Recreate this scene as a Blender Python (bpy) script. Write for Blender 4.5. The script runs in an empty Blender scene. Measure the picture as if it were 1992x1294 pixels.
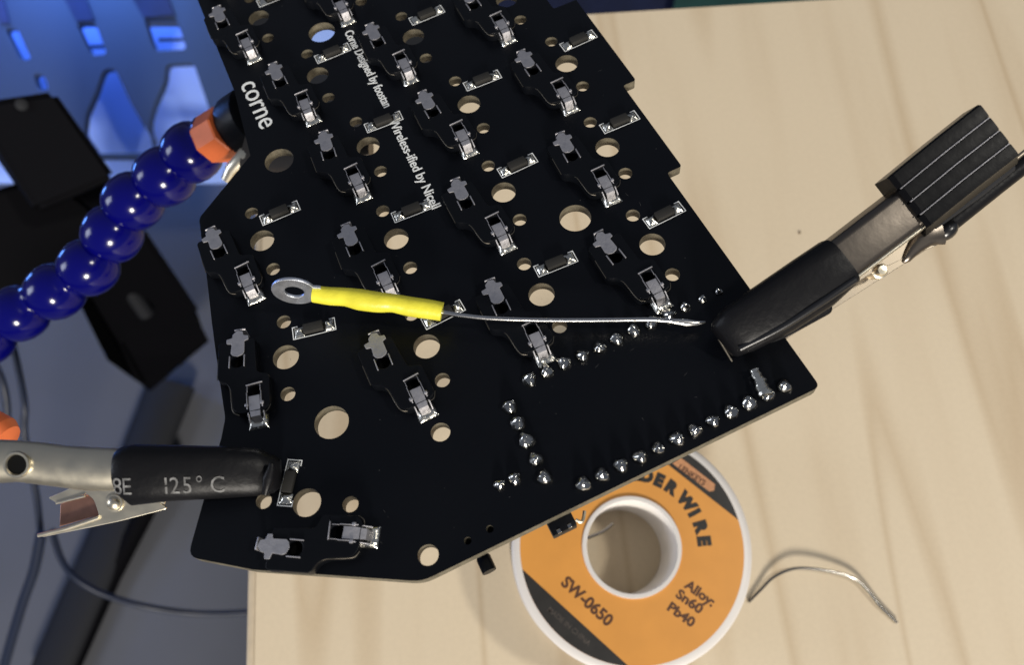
import bpy, bmesh, math, random
from mathutils import Vector, Matrix
random.seed(7)
R = math.radians
MM = 0.001                      # everything is modelled in millimetres and stored in metres
scene = bpy.context.scene
COL = scene.collection

# ------------------------------------------------------------------ camera
F = 1600.0                      # focal length in photo pixels (photo 1992 x 1294)
CX, CY = 996.0, 647.0
g = Vector((-4.0, 520.0, 1600.0)).normalized()            # straight down, in camera axes (x right, y down, z forward)
yv = Vector((-399.0, -4937.0, 1600.0)); yv = (yv - g * yv.dot(g)).normalized()
zv = -g
xv = yv.cross(zv).normalized()
CAMH = 200.0                    # camera height above the desk, mm
def c2w(v):                     # camera axes -> world axes (direction)
    return Vector((v.dot(xv), v.dot(yv), v.dot(zv)))
CAM = Vector((0, 0, CAMH))
def W(x, y, d):                 # photo pixel at depth d (mm along the optical axis) -> world mm
    return CAM + c2w(Vector(((x - CX) / F * d, (y - CY) / F * d, d)))
def D(x, y, z=0.0):             # photo pixel -> point on the horizontal plane at height z
    r = c2w(Vector(((x - CX) / F, (y - CY) / F, 1.0)))
    return CAM + r * ((z - CAMH) / r.z)
cam_d = bpy.data.cameras.new("camera"); cam = bpy.data.objects.new("camera", cam_d); COL.objects.link(cam)
cam_d.sensor_fit = 'HORIZONTAL'; cam_d.sensor_width = 36; cam_d.lens = F / 1992 * 36
cam_d.clip_start = 0.005; cam_d.clip_end = 50
xa, ya, za = c2w(Vector((1, 0, 0))), c2w(Vector((0, -1, 0))), c2w(Vector((0, 0, -1)))
cam.matrix_world = Matrix(((xa.x, ya.x, za.x, 0), (xa.y, ya.y, za.y, 0), (xa.z, ya.z, za.z, CAMH * MM), (0, 0, 0, 1)))
cam_d.dof.use_dof = True; cam_d.dof.focus_distance = 0.114; cam_d.dof.aperture_fstop = 28
scene.camera = cam

# ------------------------------------------------------------------ light: indoor lamps
world = bpy.data.worlds.new("World"); scene.world = world; world.use_nodes = True
world.node_tree.nodes['Background'].inputs[0].default_value = (0.72, 0.80, 1.0, 1)
world.node_tree.nodes['Background'].inputs[1].default_value = 0.20
def area(name, loc, target, size, power, color, size_y=None):
    l = bpy.data.lights.new(name, 'AREA'); l.size = size * MM; l.energy = power; l.color = color
    l.shape = 'DISK' if size_y is None else 'RECTANGLE'
    if size_y: l.size_y = size_y * MM
    o = bpy.data.objects.new(name, l); COL.objects.link(o)
    o.location = Vector(loc) * MM
    o.rotation_euler = (Vector(target) - Vector(loc)).to_track_quat('-Z', 'Y').to_euler()
    return o
area("ceiling_lamp", (800, -40, 1250), (0, 20, 20), 120, 7.0, (1.0, 0.95, 0.85))
area("front_lamp", (100, -1500, 820), (0, 20, 20), 330, 43.0, (1.0, 0.93, 0.83))
area("left_window", (-800, 60, 300), (0, 0, 60), 200, 1.8, (0.80, 0.86, 1.0), 300)
area("blue_screen_light", (-270, 440, -150), (-285, 330, -340), 120, 0.85, (0.12, 0.30, 1.0), 120)
area("blue_lamp", (-620, 420, -130), (-230, 260, -260), 120, 0.9, (0.12, 0.30, 1.0))
scene.view_settings.view_transform = 'Standard'; scene.view_settings.look = 'None'
scene.view_settings.exposure = -0.07; scene.view_settings.gamma = 1.0

# ------------------------------------------------------------------ materials
def mat(name, col, rough=0.5, metal=0.0, spec=0.5, noise=0.0, nscale=200.0, bump=0.0, bscale=400.0, coat=0.0, col2=None, rvar=0.0):
    m = bpy.data.materials.new(name); m.use_nodes = True
    nt = m.node_tree; b = nt.nodes['Principled BSDF']
    b.inputs['Base Color'].default_value = (*col, 1); b.inputs['Roughness'].default_value = rough
    b.inputs['Metallic'].default_value = metal; b.inputs['Specular IOR Level'].default_value = spec
    b.inputs['Coat Weight'].default_value = coat; b.inputs['Coat Roughness'].default_value = 0.08
    tc = nt.nodes.new('ShaderNodeTexCoord')
    if noise or col2 or rvar:
        n = nt.nodes.new('ShaderNodeTexNoise'); n.inputs['Scale'].default_value = nscale; n.inputs['Detail'].default_value = 6
        nt.links.new(tc.outputs['Object'], n.inputs['Vector'])
        if noise or col2:
            r = nt.nodes.new('ShaderNodeValToRGB')
            c2 = col2 if col2 else tuple(c * (1 - noise) for c in col)
            r.color_ramp.elements[0].color = (*c2, 1); r.color_ramp.elements[0].position = 0.35
            r.color_ramp.elements[1].color = (*col, 1); r.color_ramp.elements[1].position = 0.65
            nt.links.new(n.outputs['Fac'], r.inputs['Fac']); nt.links.new(r.outputs['Color'], b.inputs['Base Color'])
        if rvar:
            mr = nt.nodes.new('ShaderNodeMapRange'); mr.inputs[3].default_value = max(0.02, rough - rvar); mr.inputs[4].default_value = min(1, rough + rvar)
            nt.links.new(n.outputs['Fac'], mr.inputs[0]); nt.links.new(mr.outputs[0], b.inputs['Roughness'])
    if bump:
        n2 = nt.nodes.new('ShaderNodeTexNoise'); n2.inputs['Scale'].default_value = bscale; n2.inputs['Detail'].default_value = 4
        nt.links.new(tc.outputs['Object'], n2.inputs['Vector'])
        bp = nt.nodes.new('ShaderNodeBump'); bp.inputs['Strength'].default_value = bump; bp.inputs['Distance'].default_value = 0.0005
        nt.links.new(n2.outputs['Fac'], bp.inputs['Height']); nt.links.new(bp.outputs['Normal'], b.inputs['Normal'])
    return m
def wood(name, c1, c2):
    m = bpy.data.materials.new(name); m.use_nodes = True
    nt = m.node_tree; L = nt.links; b = nt.nodes['Principled BSDF']; b.inputs['Roughness'].default_value = 0.48
    b.inputs['Specular IOR Level'].default_value = 0.35
    tc = nt.nodes.new('ShaderNodeTexCoord')
    mp = nt.nodes.new('ShaderNodeMapping'); mp.inputs['Scale'].default_value = (1, 0.13, 1); mp.inputs['Rotation'].default_value = (0, 0, R(6))
    L.new(tc.outputs['Object'], mp.inputs['Vector'])
    n = nt.nodes.new('ShaderNodeTexNoise'); n.inputs['Scale'].default_value = 55; n.inputs['Detail'].default_value = 3; n.inputs['Distortion'].default_value = 0.35
    L.new(mp.outputs[0], n.inputs['Vector'])
    r = nt.nodes.new('ShaderNodeValToRGB'); e = r.color_ramp
    e.elements[0].position = 0.30; e.elements[0].color = (*c2, 1); e.elements[1].position = 0.52; e.elements[1].color = (*c1, 1)
    x = e.elements.new(0.40); x.color = tuple(0.35 * a + 0.65 * q for a, q in zip(c2, c1)) + (1,)
    L.new(n.outputs['Fac'], r.inputs['Fac'])
    # thin growth lines
    mp3 = nt.nodes.new('ShaderNodeMapping'); mp3.inputs['Scale'].default_value = (1, 0.05, 1); mp3.inputs['Rotation'].default_value = (0, 0, R(10))
    L.new(tc.outputs['Object'], mp3.inputs['Vector'])
    n3 = nt.nodes.new('ShaderNodeTexNoise'); n3.inputs['Scale'].default_value = 38; n3.inputs['Detail'].default_value = 1; n3.inputs['Distortion'].default_value = 0.2
    L.new(mp3.outputs[0], n3.inputs['Vector'])
    r3 = nt.nodes.new('ShaderNodeValToRGB'); e3 = r3.color_ramp
    e3.elements[0].position = 0.47; e3.elements[0].color = (1, 1, 1, 1); e3.elements[1].position = 0.53; e3.elements[1].color = (1, 1, 1, 1)
    k = e3.elements.new(0.50); k.color = (0.86, 0.82, 0.77, 1)
    L.new(n3.outputs['Fac'], r3.inputs['Fac'])
    mx = nt.nodes.new('ShaderNodeMixRGB'); mx.blend_type = 'MULTIPLY'; mx.inputs[0].default_value = 1
    L.new(r.outputs[0], mx.inputs[1]); L.new(r3.outputs[0], mx.inputs[2])
    # fine pore speckle
    n4 = nt.nodes.new('ShaderNodeTexNoise'); n4.inputs['Scale'].default_value = 900; n4.inputs['Detail'].default_value = 5
    L.new(tc.outputs['Object'], n4.inputs['Vector'])
    r4 = nt.nodes.new('ShaderNodeMapRange'); r4.inputs[1].default_value = 0.3; r4.inputs[2].default_value = 0.7; r4.inputs[3].default_value = 0.975; r4.inputs[4].default_value = 1.02
    L.new(n4.outputs['Fac'], r4.inputs[0])
    mx2 = nt.nodes.new('ShaderNodeMixRGB'); mx2.blend_type = 'MULTIPLY'; mx2.inputs[0].default_value = 1
    L.new(mx.outputs[0], mx2.inputs[1]); L.new(r4.outputs[0], mx2.inputs[2]); L.new(mx2.outputs[0], b.inputs['Base Color'])
    return m
M = dict(
    wood=wood("birch_plywood", (0.60, 0.505, 0.365), (0.545, 0.445, 0.31)),
    woodedge=mat("birch_edge", (0.60, 0.50, 0.36), 0.6, noise=0.12, nscale=300),
    mask=mat("black_solder_mask", (0.0022, 0.0028, 0.0045), 0.36, spec=0.19, bump=0.04, bscale=1500, rvar=0.16, nscale=45),
    fr4=mat("board_edge_laminate", (0.13, 0.115, 0.08), 0.55, noise=0.45, nscale=900, bump=0.3, bscale=3000),
    silk=mat("white_silkscreen", (0.80, 0.82, 0.82), 0.6, noise=0.1, nscale=2500),
    plastic=mat("black_plastic", (0.0024, 0.003, 0.0045), 0.40, spec=0.17, bump=0.08, bscale=1500),
    cup=mat("dark_socket_cup", (0.002, 0.002, 0.002), 0.8, spec=0.1),
    tin=mat("tinned_contact", (0.50, 0.49, 0.51), 0.54, 1.0, bump=0.12, bscale=1800, rvar=0.12, nscale=900),
    solder=mat("solder", (0.46, 0.455, 0.43), 0.14, 1.0, bump=0.22, bscale=1000, rvar=0.1, nscale=1200),
    pad=mat("tinned_pad", (0.72, 0.70, 0.62), 0.24, 1.0, bump=0.35, bscale=1100, rvar=0.14, nscale=1300),
    steel=mat("plated_steel", (0.74, 0.68, 0.54), 0.36, 1.0, bump=0.03, bscale=700, rvar=0.1, nscale=500),
    darksteel=mat("dark_burnished_steel", (0.15, 0.13, 0.11), 0.33, 1.0, bump=0.04, bscale=800),
    sidesteel=mat('warm_satin_steel', (0.42, 0.36, 0.28), 0.42, 1.0),
    rim=mat('dull_metal_and_glint', (0.16, 0.145, 0.12), 0.5, 1.0),  # dull metal, also the colour of the drawn socket edge highlights
    grip=mat('glossy_black_rubber', (0.003, 0.003, 0.0035), 0.24, spec=0.22, bump=0.05, bscale=500),
    gloss=mat('shiny_heat_shrink_fold', (0.006, 0.006, 0.007), 0.3, spec=0.7),
    copper=mat("coppery_steel", (0.50, 0.27, 0.20), 0.35, 1.0, noise=0.3, nscale=400),
    shrink=mat("black_heat_shrink", (0.005, 0.005, 0.006), 0.42, spec=0.18, bump=0.3, bscale=420),
    print=mat("grey_print", (0.20, 0.20, 0.20), 0.6, noise=0.75, nscale=1100),
    yellow=mat("yellow_heat_shrink", (0.72, 0.66, 0.05), 0.36, bump=0.22, bscale=700, noise=0.14, nscale=500),
    zinc=mat("zinc_plated_lug", (0.70, 0.73, 0.80), 0.45, 1.0, bump=0.08, bscale=1000, rvar=0.1, nscale=700),
    wire=mat("bare_tinned_wire", (0.62, 0.61, 0.59), 0.22, 1.0, bump=0.06, bscale=900),
    solwire=mat("grey_solder_wire", (0.17, 0.16, 0.15), 0.26, 1.0),
    wirebright=mat('satin_wire', (0.30, 0.29, 0.27), 0.2, 1.0),
    blue=mat("glossy_blue_plastic", (0.001, 0.001, 0.095), 0.16, spec=0.34, bump=0.04, bscale=500),
    orange=mat("orange_plastic", (0.72, 0.16, 0.045), 0.5, noise=0.2, nscale=180, bump=0.1),
    spool=mat("white_spool_plastic", (0.62, 0.59, 0.56), 0.42, spec=0.5, bump=0.05, bscale=400),
    core_lightened=mat('lightened_spool_plastic', (0.86, 0.83, 0.80), 0.5),  # spool plastic lightened to bounce more light into the hub
    label=mat("orange_label_paper", (0.62, 0.275, 0.055), 0.42, noise=0.07, nscale=150, spec=0.4),
    ink=mat("black_label_print", (0.022, 0.020, 0.018), 0.45, spec=0.4, noise=0.3, nscale=300),
    brownink=mat("brown_print", (0.075, 0.026, 0.008), 0.5),
    badge=mat("orange_badge_print", (0.50, 0.235, 0.105), 0.5, noise=0.2, nscale=900),
    faint=mat("faint_grey_print", (0.075, 0.06, 0.05), 0.6, noise=0.5, nscale=1200),
    floor=mat("grey_floor", (0.088, 0.092, 0.105), 0.6, noise=0.12, nscale=9),
    stand=mat("black_stand_plastic", (0.0025, 0.0025, 0.0035), 0.7, spec=0.05),
    legm=mat("charcoal_leg", (0.014, 0.015, 0.018), 0.7, spec=0.2),
    cable=mat("dark_blue_cable", (0.008, 0.014, 0.035), 0.45),
    panel=mat("blue_glow_tinted_plastic", (0.020, 0.036, 0.075), 0.5, noise=0.06, nscale=20),  # white plastic with the blue glow put into its colour
    panelback=mat("blue_glow_shell_plastic", (0.30, 0.44, 0.90), 0.5),  # blue glow on the rear shell mixed into the base colour
    navy=mat("navy_cloth", (0.010, 0.018, 0.07), 0.8, noise=0.3, nscale=60),
    green=mat("green_cloth", (0.02, 0.10, 0.085), 0.8, noise=0.3, nscale=60),
    legm2=mat('brown_black_epoxy', (0.026, 0.025, 0.023), 0.55, spec=0.2),
    dust=mat('pale_dust', (0.06, 0.06, 0.06), 0.8),
    crumb=mat("brown_crumb", (0.10, 0.06, 0.035), 0.7),
)

# ------------------------------------------------------------------ builders (all in millimetres)
def finish(me, m, smooth=35):
    me.transform(Matrix.Scale(MM, 4))
    if m is not None and not me.materials: me.materials.append(M[m])
    if smooth:
        me.shade_smooth(); me.set_sharp_from_angle(angle=R(smooth))
    me.update()
    return me
def put(name, me, parent=None, mx=None):
    o = bpy.data.objects.new(name, me); COL.objects.link(o)
    if parent: o.parent = parent
    if mx is not None:
        mx = mx.copy(); mx.translation = mx.translation * MM; o.matrix_basis = mx
    return o
def tag(o, label=None, cat=None, group=None, kind=None):
    for k, v in (('label', label), ('category', cat), ('group', group), ('kind', kind)):
        if v: o[k] = v
    return o
def empty(name, mx, label, cat, group=None):
    o = bpy.data.objects.new(name, None); COL.objects.link(o); o.empty_display_size = 0.005
    mx = mx.copy(); mx.translation = mx.translation * MM; o.matrix_basis = mx
    return tag(o, label, cat, group)
def T(x, y, z=0, rz=0): return Matrix.Translation((x, y, z)) @ Matrix.Rotation(R(rz), 4, 'Z')
def rounded(pts, rad, n=4):
    out = []; N = len(pts)
    for i in range(N):
        p = Vector(pts[i][:2]); r = pts[i][2] if len(pts[i]) > 2 else rad
        a = Vector(pts[i - 1][:2]) - p; b = Vector(pts[(i + 1) % N][:2]) - p
        d = min(r, a.length * .45, b.length * .45)
        if d < 1e-4: out.append(p); continue
        s, e = p + a.normalized() * d, p + b.normalized() * d
        for k in range(n + 1):
            t = k / n; out.append(s * (1 - t) ** 2 + p * 2 * t * (1 - t) + e * t * t)
    return out
def circle(x, y, r, n=28): return [Vector((x + r * math.cos(2 * math.pi * k / n), y + r * math.sin(2 * math.pi * k / n))) for k in range(n)]
def plate(outer, holes, z0, z1, m, bevel=0.0, m2=None, smooth=35):
    c = bpy.data.curves.new('c', 'CURVE'); c.dimensions = '2D'; c.fill_mode = 'BOTH'
    for ring in [outer] + list(holes):
        s = c.splines.new('POLY'); s.points.add(len(ring) - 1); s.use_cyclic_u = True
        for i, p in enumerate(ring): s.points[i].co = (p[0], p[1], 0, 1)
    c.extrude = (z1 - z0) / 2 - bevel; c.bevel_depth = bevel; c.bevel_resolution = 1; c.offset = -bevel
    o = bpy.data.objects.new('c', c); COL.objects.link(o)
    me = bpy.data.meshes.new_from_object(o, depsgraph=bpy.context.evaluated_depsgraph_get())
    bpy.data.objects.remove(o); bpy.data.curves.remove(c)
    me.transform(Matrix.Translation((0, 0, (z0 + z1) / 2)))
    me.materials.clear()
    me.materials.append(M[m])
    if m2:
        me.materials.append(M[m2])
        for p in me.polygons: p.material_index = 1 if abs(p.normal.z) < 0.5 else 0
    return finish(me, None, smooth)
def text(s, size, m, offset=0.0, z=0.02, align='LEFT', space=1.0, sx=1.0, shear=0.0):
    c = bpy.data.curves.new('t', 'FONT'); c.body = s; c.size = size; c.offset = offset; c.extrude = z; c.resolution_u = 3
    c.align_x = align; c.space_character = space; c.shear = shear
    o = bpy.data.objects.new('t', c); COL.objects.link(o)
    me = bpy.data.meshes.new_from_object(o, depsgraph=bpy.context.evaluated_depsgraph_get())
    bpy.data.objects.remove(o); bpy.data.curves.remove(c)
    me.transform(Matrix.Scale(sx, 4, (1, 0, 0)))
    me.materials.clear(); me.materials.append(M[m])
    return finish(me, None, 0)
def bm_mesh(bm, m, smooth=35, name='m'):
    bmesh.ops.recalc_face_normals(bm, faces=bm.faces)
    me = bpy.data.meshes.new(name); bm.to_mesh(me); bm.free()
    return finish(me, m, smooth)
def add_box(bm, sx, sy, sz, mx=Matrix(), bev=0.0, seg=2):
    v = bmesh.ops.create_cube(bm, size=1, matrix=mx @ Matrix.Diagonal((sx, sy, sz, 1)))['verts']
    if bev:
        es = list({e for q in v for e in q.link_edges}); bmesh.ops.bevel(bm, geom=es, offset=bev, segments=seg, affect='EDGES', profile=0.5)
def add_tube(bm, pts, rad, n=12, flat=1.0, up=None, caps=True, rings_closed=False):
    pts = [Vector(p) for p in pts]; N = len(pts)
    rads = rad if isinstance(rad, (list, tuple)) else [rad] * N
    t0 = (pts[1] - pts[0]).normalized(); u = Vector(up) if up else (Vector((0, 0, 1)) if abs(t0.z) < .9 else Vector((1, 0, 0)))
    u = (u - t0 * u.dot(t0)).normalized(); rings = []
    for i, p in enumerate(pts):
        t = (pts[min(i + 1, N - 1)] - pts[max(i - 1, 0)]).normalized()
        u = (u - t * u.dot(t)).normalized(); w = t.cross(u)
        r = rads[i]; rx, ry = (r if isinstance(r, (tuple, list)) else (r, r * flat))
        rings.append([bm.verts.new(p + w * (rx * math.cos(2 * math.pi * k / n)) + u * (ry * math.sin(2 * math.pi * k / n))) for k in range(n)])
    for a, b in zip(rings, rings[1:]):
        for k in range(n): bm.faces.new((a[k], a[(k + 1) % n], b[(k + 1) % n], b[k]))
    if caps: bm.faces.new(rings[0][::-1]); bm.faces.new(rings[-1])
def spline(pts, per=8):
    pts = [Vector(p) for p in pts]; out = []
    P = [pts[0] * 2 - pts[1]] + pts + [pts[-1] * 2 - pts[-2]]
    for i in range(1, len(P) - 2):
        for k in range(per):
            t = k / per; a, b, c, d = P[i - 1], P[i], P[i + 1], P[i + 2]
            out.append(0.5 * ((2 * b) + (c - a) * t + (2 * a - 5 * b + 4 * c - d) * t * t + (3 * b - a - 3 * c + d) * t ** 3))
    out.append(pts[-1]); return out
def tube_mesh(pts, rad, m, n=12, sm=60, **k):
    bm = bmesh.new(); add_tube(bm, pts, rad, n, **k); return bm_mesh(bm, m, sm)
def add_lathe(bm, prof, n=32, mx=Matrix()):
    rings = []
    for r, z in prof:
        rings.append([bm.verts.new(mx @ Vector((max(r, 1e-4) * math.cos(2 * math.pi * k / n), max(r, 1e-4) * math.sin(2 * math.pi * k / n), z))) for k in range(n)])
    for a, b in zip(rings, rings[1:]):
        for k in range(n): bm.faces.new((a[k], a[(k + 1) % n], b[(k + 1) % n], b[k]))
    return rings
def lathe(prof, m, n=32, sm=35, closed=False, caps=True):
    bm = bmesh.new(); r = add_lathe(bm, prof, n)
    if closed:
        for k in range(n): bm.faces.new((r[-1][k], r[-1][(k + 1) % n], r[0][(k + 1) % n], r[0][k]))
    elif caps: bm.faces.new(r[0][::-1]); bm.faces.new(r[-1])
    return bm_mesh(bm, m, sm)
def frame_from(x, y, z, o): return Matrix(((x.x, y.x, z.x, o.x), (x.y, y.y, z.y, o.y), (x.z, y.z, z.z, o.z), (0, 0, 0, 1)))

# ------------------------------------------------------------------ floor and far background
bm = bmesh.new(); v = [bm.verts.new(p) for p in ((-4000, -4000, 0), (4000, -4000, 0), (4000, 4000, 0), (-4000, 4000, 0))]; bm.faces.new(v)
FLZ = -420.0
o = put('floor', bm_mesh(bm, 'floor', 0), None, T(0, 0, FLZ)); o['kind'] = 'structure'

# ------------------------------------------------------------------ desk
c0 = D(496.5, 1200); xl = c0.x                       # left edge of the table top
yb = D(1300, 17.6).y                                 # back edge
t = empty('desk', T(xl, yb, 0), 'pale birch plywood desk top with thin edging along its left side', 'desk')
put('tabletop', plate([(0, -900), (1400, -900), (1400, 0), (0, 0)], [], -18, 0, 'wood'), t)
bm = bmesh.new(); add_box(bm, 1.9, 900, 18, T(-1.05, -450, -9.25), 0.5)
put('edge_band', bm_mesh(bm, 'woodedge'), t)
bm = bmesh.new()
bmesh.ops.create_icosphere(bm, subdivisions=1, radius=0.45)
for q in bm.verts: q.co *= random.uniform(.7, 1.2)
p = D(1555, 453); o = put('crumb', bm_mesh(bm, 'crumb', 0), None, T(p.x, p.y, 0.2)); tag(o, 'tiny brown crumb lying alone on the bare desk left of the ribbed clip', 'crumb')

# ------------------------------------------------------------------ circuit board
Rb = ((0.4199916, 0.90305683, -0.0899746), (0.78945547, -0.41244973, -0.45458254), (-0.44762387, 0.11988991, -0.88614857))
Tb = Vector((-37.16978792, -57.00489427, 142.15005624))
bu, bv, bn = (Vector([Rb[r][c] for r in range(3)]) for c in range(3))
def B(x, y, z=0.0):             # photo pixel -> board (u, v) at height z over the board
    d = Vector((x - CX, y - CY, F)); O = Tb + bn * z
    P = d * (O.dot(bn) / d.dot(bn)) - Tb
    return (P.dot(bu), P.dot(bv))
BM = frame_from(c2w(bu), c2w(bv), c2w(bn), CAM + c2w(Tb))
pcb = empty('keyboard_circuit_board', BM, 'black keyboard circuit board with white corne lettering held between clips', 'circuit board')
outline = [(-30, -15.4, 0), (14.1, -15.5, 0), (28.6, -17.0, 0), (36.3, -27.4, 0.8), (48, -29.2, 0), (55, -30.4, 0), (61.6, -31.4, 0), (69.4, -32.5, 0.5), (71.8, -33.7, 0), (84.8, -41.6, 1.4), (89.9, -34.6, 0),
           (100.0, -16.9, 1.3), (100.0, 36.9, 0.9), (62.3, 36.95, 0.5), (62.3, 39.4, 0.5), (44.5, 39.45, 0.5), (44.5, 41.7, 0.5), (24, 41.75), (24, 37.6, .5), (8.6, 37.6), (8.6, 34.8), (-30, 34.8)]
cols = {'O': (-18, -7.0), 'P': (0, -7.02), 'R': (18, -2.24), 'M': (36, 0.0), 'J': (54, -2.3), 'I': (72, -4.9)}
keys = []
for c, (u, off) in cols.items():
    for r in range(3): keys.append((u, 17 * r + off, 0, None))
keys.append((44.82, -19.95, 0, (0, 0)))
keys.append((64.62, -22.55, -14.7, (0.55, 0.9)))
keys.append((84.98, -26.25, 61.5, (0.7, -1.9)))
def rot2(x, y, a): return (x * math.cos(a) - y * math.sin(a), x * math.sin(a) + y * math.cos(a))
holes = []
for (u, v, a, _) in keys:
    holes.append(circle(u, v, 1.78, 32))
    for s in (-5.5, 5.5):
        x, y = rot2(s, 0, R(a)); holes.append(circle(u + x, v + y, 1.0, 22))
for u, v in ((8.96, 1.57), (31.79, -13.23), (63.01, 21.78), (76.38, -20.01)): holes.append(circle(u, v, 2.25, 36))
for u, v in ((84.01, -7.88), (97.5, -15.1)): holes.append(circle(u, v, 1.25, 24))
for u, v in ((97.94, -7.29), (98.06, -10.22)): holes.append(circle(u, v, 0.45, 14))
put('board', plate(rounded(outline, 0, 4), holes, -1.6, 0, 'mask', 0.0, 'fr4'), pcb)

for u, v in ((97.94, -7.29), (98.06, -10.22)): put('filled_via', plate(circle(u, v, .6, 12), [], -1.9, -1.65, 'cup'), pcb)
# switch sockets
house = rounded([(-2.9, -8.55), (2.7, -8.6), (3.3, -7.4), (4.3, -6.85), (7.3, -6.55), (7.9, -5.7), (7.9, -2.4), (7.3, -1.7), (2.9, -1.7), (2.3, -3.4), (-2.9, -3.6)], 0.5, 3)
me_house = plate(house, [circle(0.25, -5.95, 0.95, 20), circle(5.05, -3.75, 0.9, 20)], 0.02, 1.75, 'plastic', 0.09)
me_cup = plate(circle(0.25, -5.95, 0.94, 16), [], 0.03, 0.3, 'cup')
me_cup2 = plate(circle(5.05, -3.75, 0.89, 16), [], 0.03, 0.3, 'cup')
hook = rounded([(-4.3, -6.05), (-4.1, -5.35), (-3.5, -5.2), (-3.35, -4.55), (-2.75, -4.5), (-2.6, -5.05), (-0.9, -5.0), (-0.55, -5.3), (-0.35, -5.95), (-0.6, -6.6), (-1.0, -6.85), (-2.3, -6.75), (-2.45, -7.45), (-3.1, -7.5), (-3.25, -6.7), (-3.7, -6.7)], 0.12, 2)
def contact_a():
    bm = bmesh.new(); bm.from_mesh(plate(hook, [], 1.76, 1.92, 'tin', 0.03)); bmesh.ops.scale(bm, vec=(1000,) * 3, verts=bm.verts)
    # two thin spring prongs reaching over the cup and one tab down to the board
    add_box(bm, 1.75, 0.16, 0.22, T(0.35, -4.95, 1.9), 0.05); add_box(bm, 1.75, 0.16, 0.22, T(0.35, -6.95, 1.9), 0.05)
    add_box(bm, 0.2, 1.5, 1.85, T(-4.25, -5.75, 0.95) @ Matrix.Rotation(R(-14), 4, 'Y'), 0.04)
    return bm_mesh(bm, 'tin')
def contact_b():
    bm = bmesh.new()
    # sloping slab
    prof = [(5.75, 1.86), (7.2, 1.84), (8.55, 1.62), (9.0, 0.5)]
    vs = []
    for x, z in prof:
        w = 0.72 if x < 8 else 0.62
        vs.append([bm.verts.new((x, -3.75 - w, z)), bm.verts.new((x, -3.75 + w, z)), bm.verts.new((x, -3.75 + w, z - 0.16)), bm.verts.new((x, -3.75 - w, z - 0.16))])
    for a, b in zip(vs, vs[1:]):
        for k in range(4): bm.faces.new((a[k], a[(k + 1) % 4], b[(k + 1) % 4], b[k]))
    bm.faces.new(vs[0][::-1]); bm.faces.new(vs[-1])
    for s in (-1, 1):      # side rails, prongs over the cup
        add_box(bm, 1.7, 0.10, 0.26, T(6.05, -3.75 + s * 0.93, 1.86), 0.03); add_box(bm, 0.9, 0.07, 0.2, T(4.7, -3.75 + s * 0.86, 1.82), 0.02)
        add_box(bm, 0.45, 0.45, 0.35, T(6.95, -3.75 + s * 1.02, 1.88), 0.1)
        add_box(bm, 2.2, 0.17, 0.25, T(8.0, -3.75 + s * 1.0, 1.35) @ Matrix.Rotation(R(26), 4, 'Y'), 0.05)
    add_box(bm, 0.16, 2.2, 0.25, T(4.05, -3.65, 1.86, 4), 0.05)
    return bm_mesh(bm, 'tin')
def pad_b():
    bm = bmesh.new(); N = 12; lim = 1.30
    g = [[None] * (N + 1) for _ in range(N + 1)]
    for i in range(N + 1):
        for j in range(N + 1):
            x = -lim + 2 * lim * i / N; y = -lim + 2 * lim * j / N
            e = min(lim - abs(x), lim - abs(y))
            h = 0.06 + 0.30 * min(1, e / 0.45) ** 0.6 + 0.25 * math.exp(-((abs(y) - .85) ** 2) / .08 - (x - .1) ** 2 / .5) + random.uniform(-.03, .03)
            g[i][j] = bm.verts.new((8.42 + x, -3.75 + y, h))
    for i in range(N):
        for j in range(N): bm.faces.new((g[i][j], g[i + 1][j], g[i + 1][j + 1], g[i][j + 1]))
    b = [bm.verts.new((8.42 + sx * lim, -3.75 + sy * lim, 0.005)) for sx, sy in ((-1, -1), (1, -1), (1, 1), (-1, 1))]
    edge = [[g[i][0] for i in range(N + 1)], [g[N][j] for j in range(N + 1)], [g[N - i][N] for i in range(N + 1)], [g[0][N - j] for j in range(N + 1)]]
    for q in range(4): bm.faces.new(edge[q] + [b[(q + 1) % 4], b[q]])
    return bm_mesh(bm, 'pad', 50)
me_ca, me_cb = contact_a(), contact_b()
pads = [pad_b() for _ in range(5)]
# thin grey tubes drawn as the highlights caught by the housing edges
me_glint_curve = tube_mesh(spline([(3.75, -7.1, 1.60), (4.5, -6.90, 1.66), (7.3, -6.6, 1.62), (8.0, -5.8, 1.4)], 4), 0.075, 'rim', 6)
me_glint_line = tube_mesh([(-0.6, -8.62, 1.62), (2.5, -8.66, 1.62)], 0.06, 'rim', 6)
me_glint_end = tube_mesh(spline([(7.2, -1.62, 1.6), (7.95, -2.1, 1.5), (8.05, -2.9, 1.3)], 4), 0.055, 'rim', 6)
# diodes
def box_mesh(sx, sy, sz, m, bev=0.0, mx=Matrix()):
    bm = bmesh.new(); add_box(bm, sx, sy, sz, mx, bev); return bm_mesh(bm, m)
me_dbody = box_mesh(1.35, 2.7, 0.75, 'legm2', 0.1, T(0, 0, 0.4))
def blob(sx, sy, h, m, seed, peak=(0.2, 0)):
    random.seed(seed); bm = bmesh.new(); N = 8; g = []
    for i in range(N + 1):
        row = []
        for j in range(N + 1):
            a, b = i / N * 2 - 1, j / N * 2 - 1
            e = max(0, 1 - max(abs(a), abs(b)) ** 3)
            row.append(bm.verts.new((a * sx, b * sy, 0.01 + h * e * (0.55 + .6 * math.exp(-((a - peak[0]) ** 2 + (b - peak[1]) ** 2) / .25)) + random.uniform(0, .05) * e)))
        g.append(row)
    for i in range(N):
        for j in range(N): bm.faces.new((g[i][j], g[i + 1][j], g[i + 1][j + 1], g[i][j + 1]))
    return bm_mesh(bm, m, 50)
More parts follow.
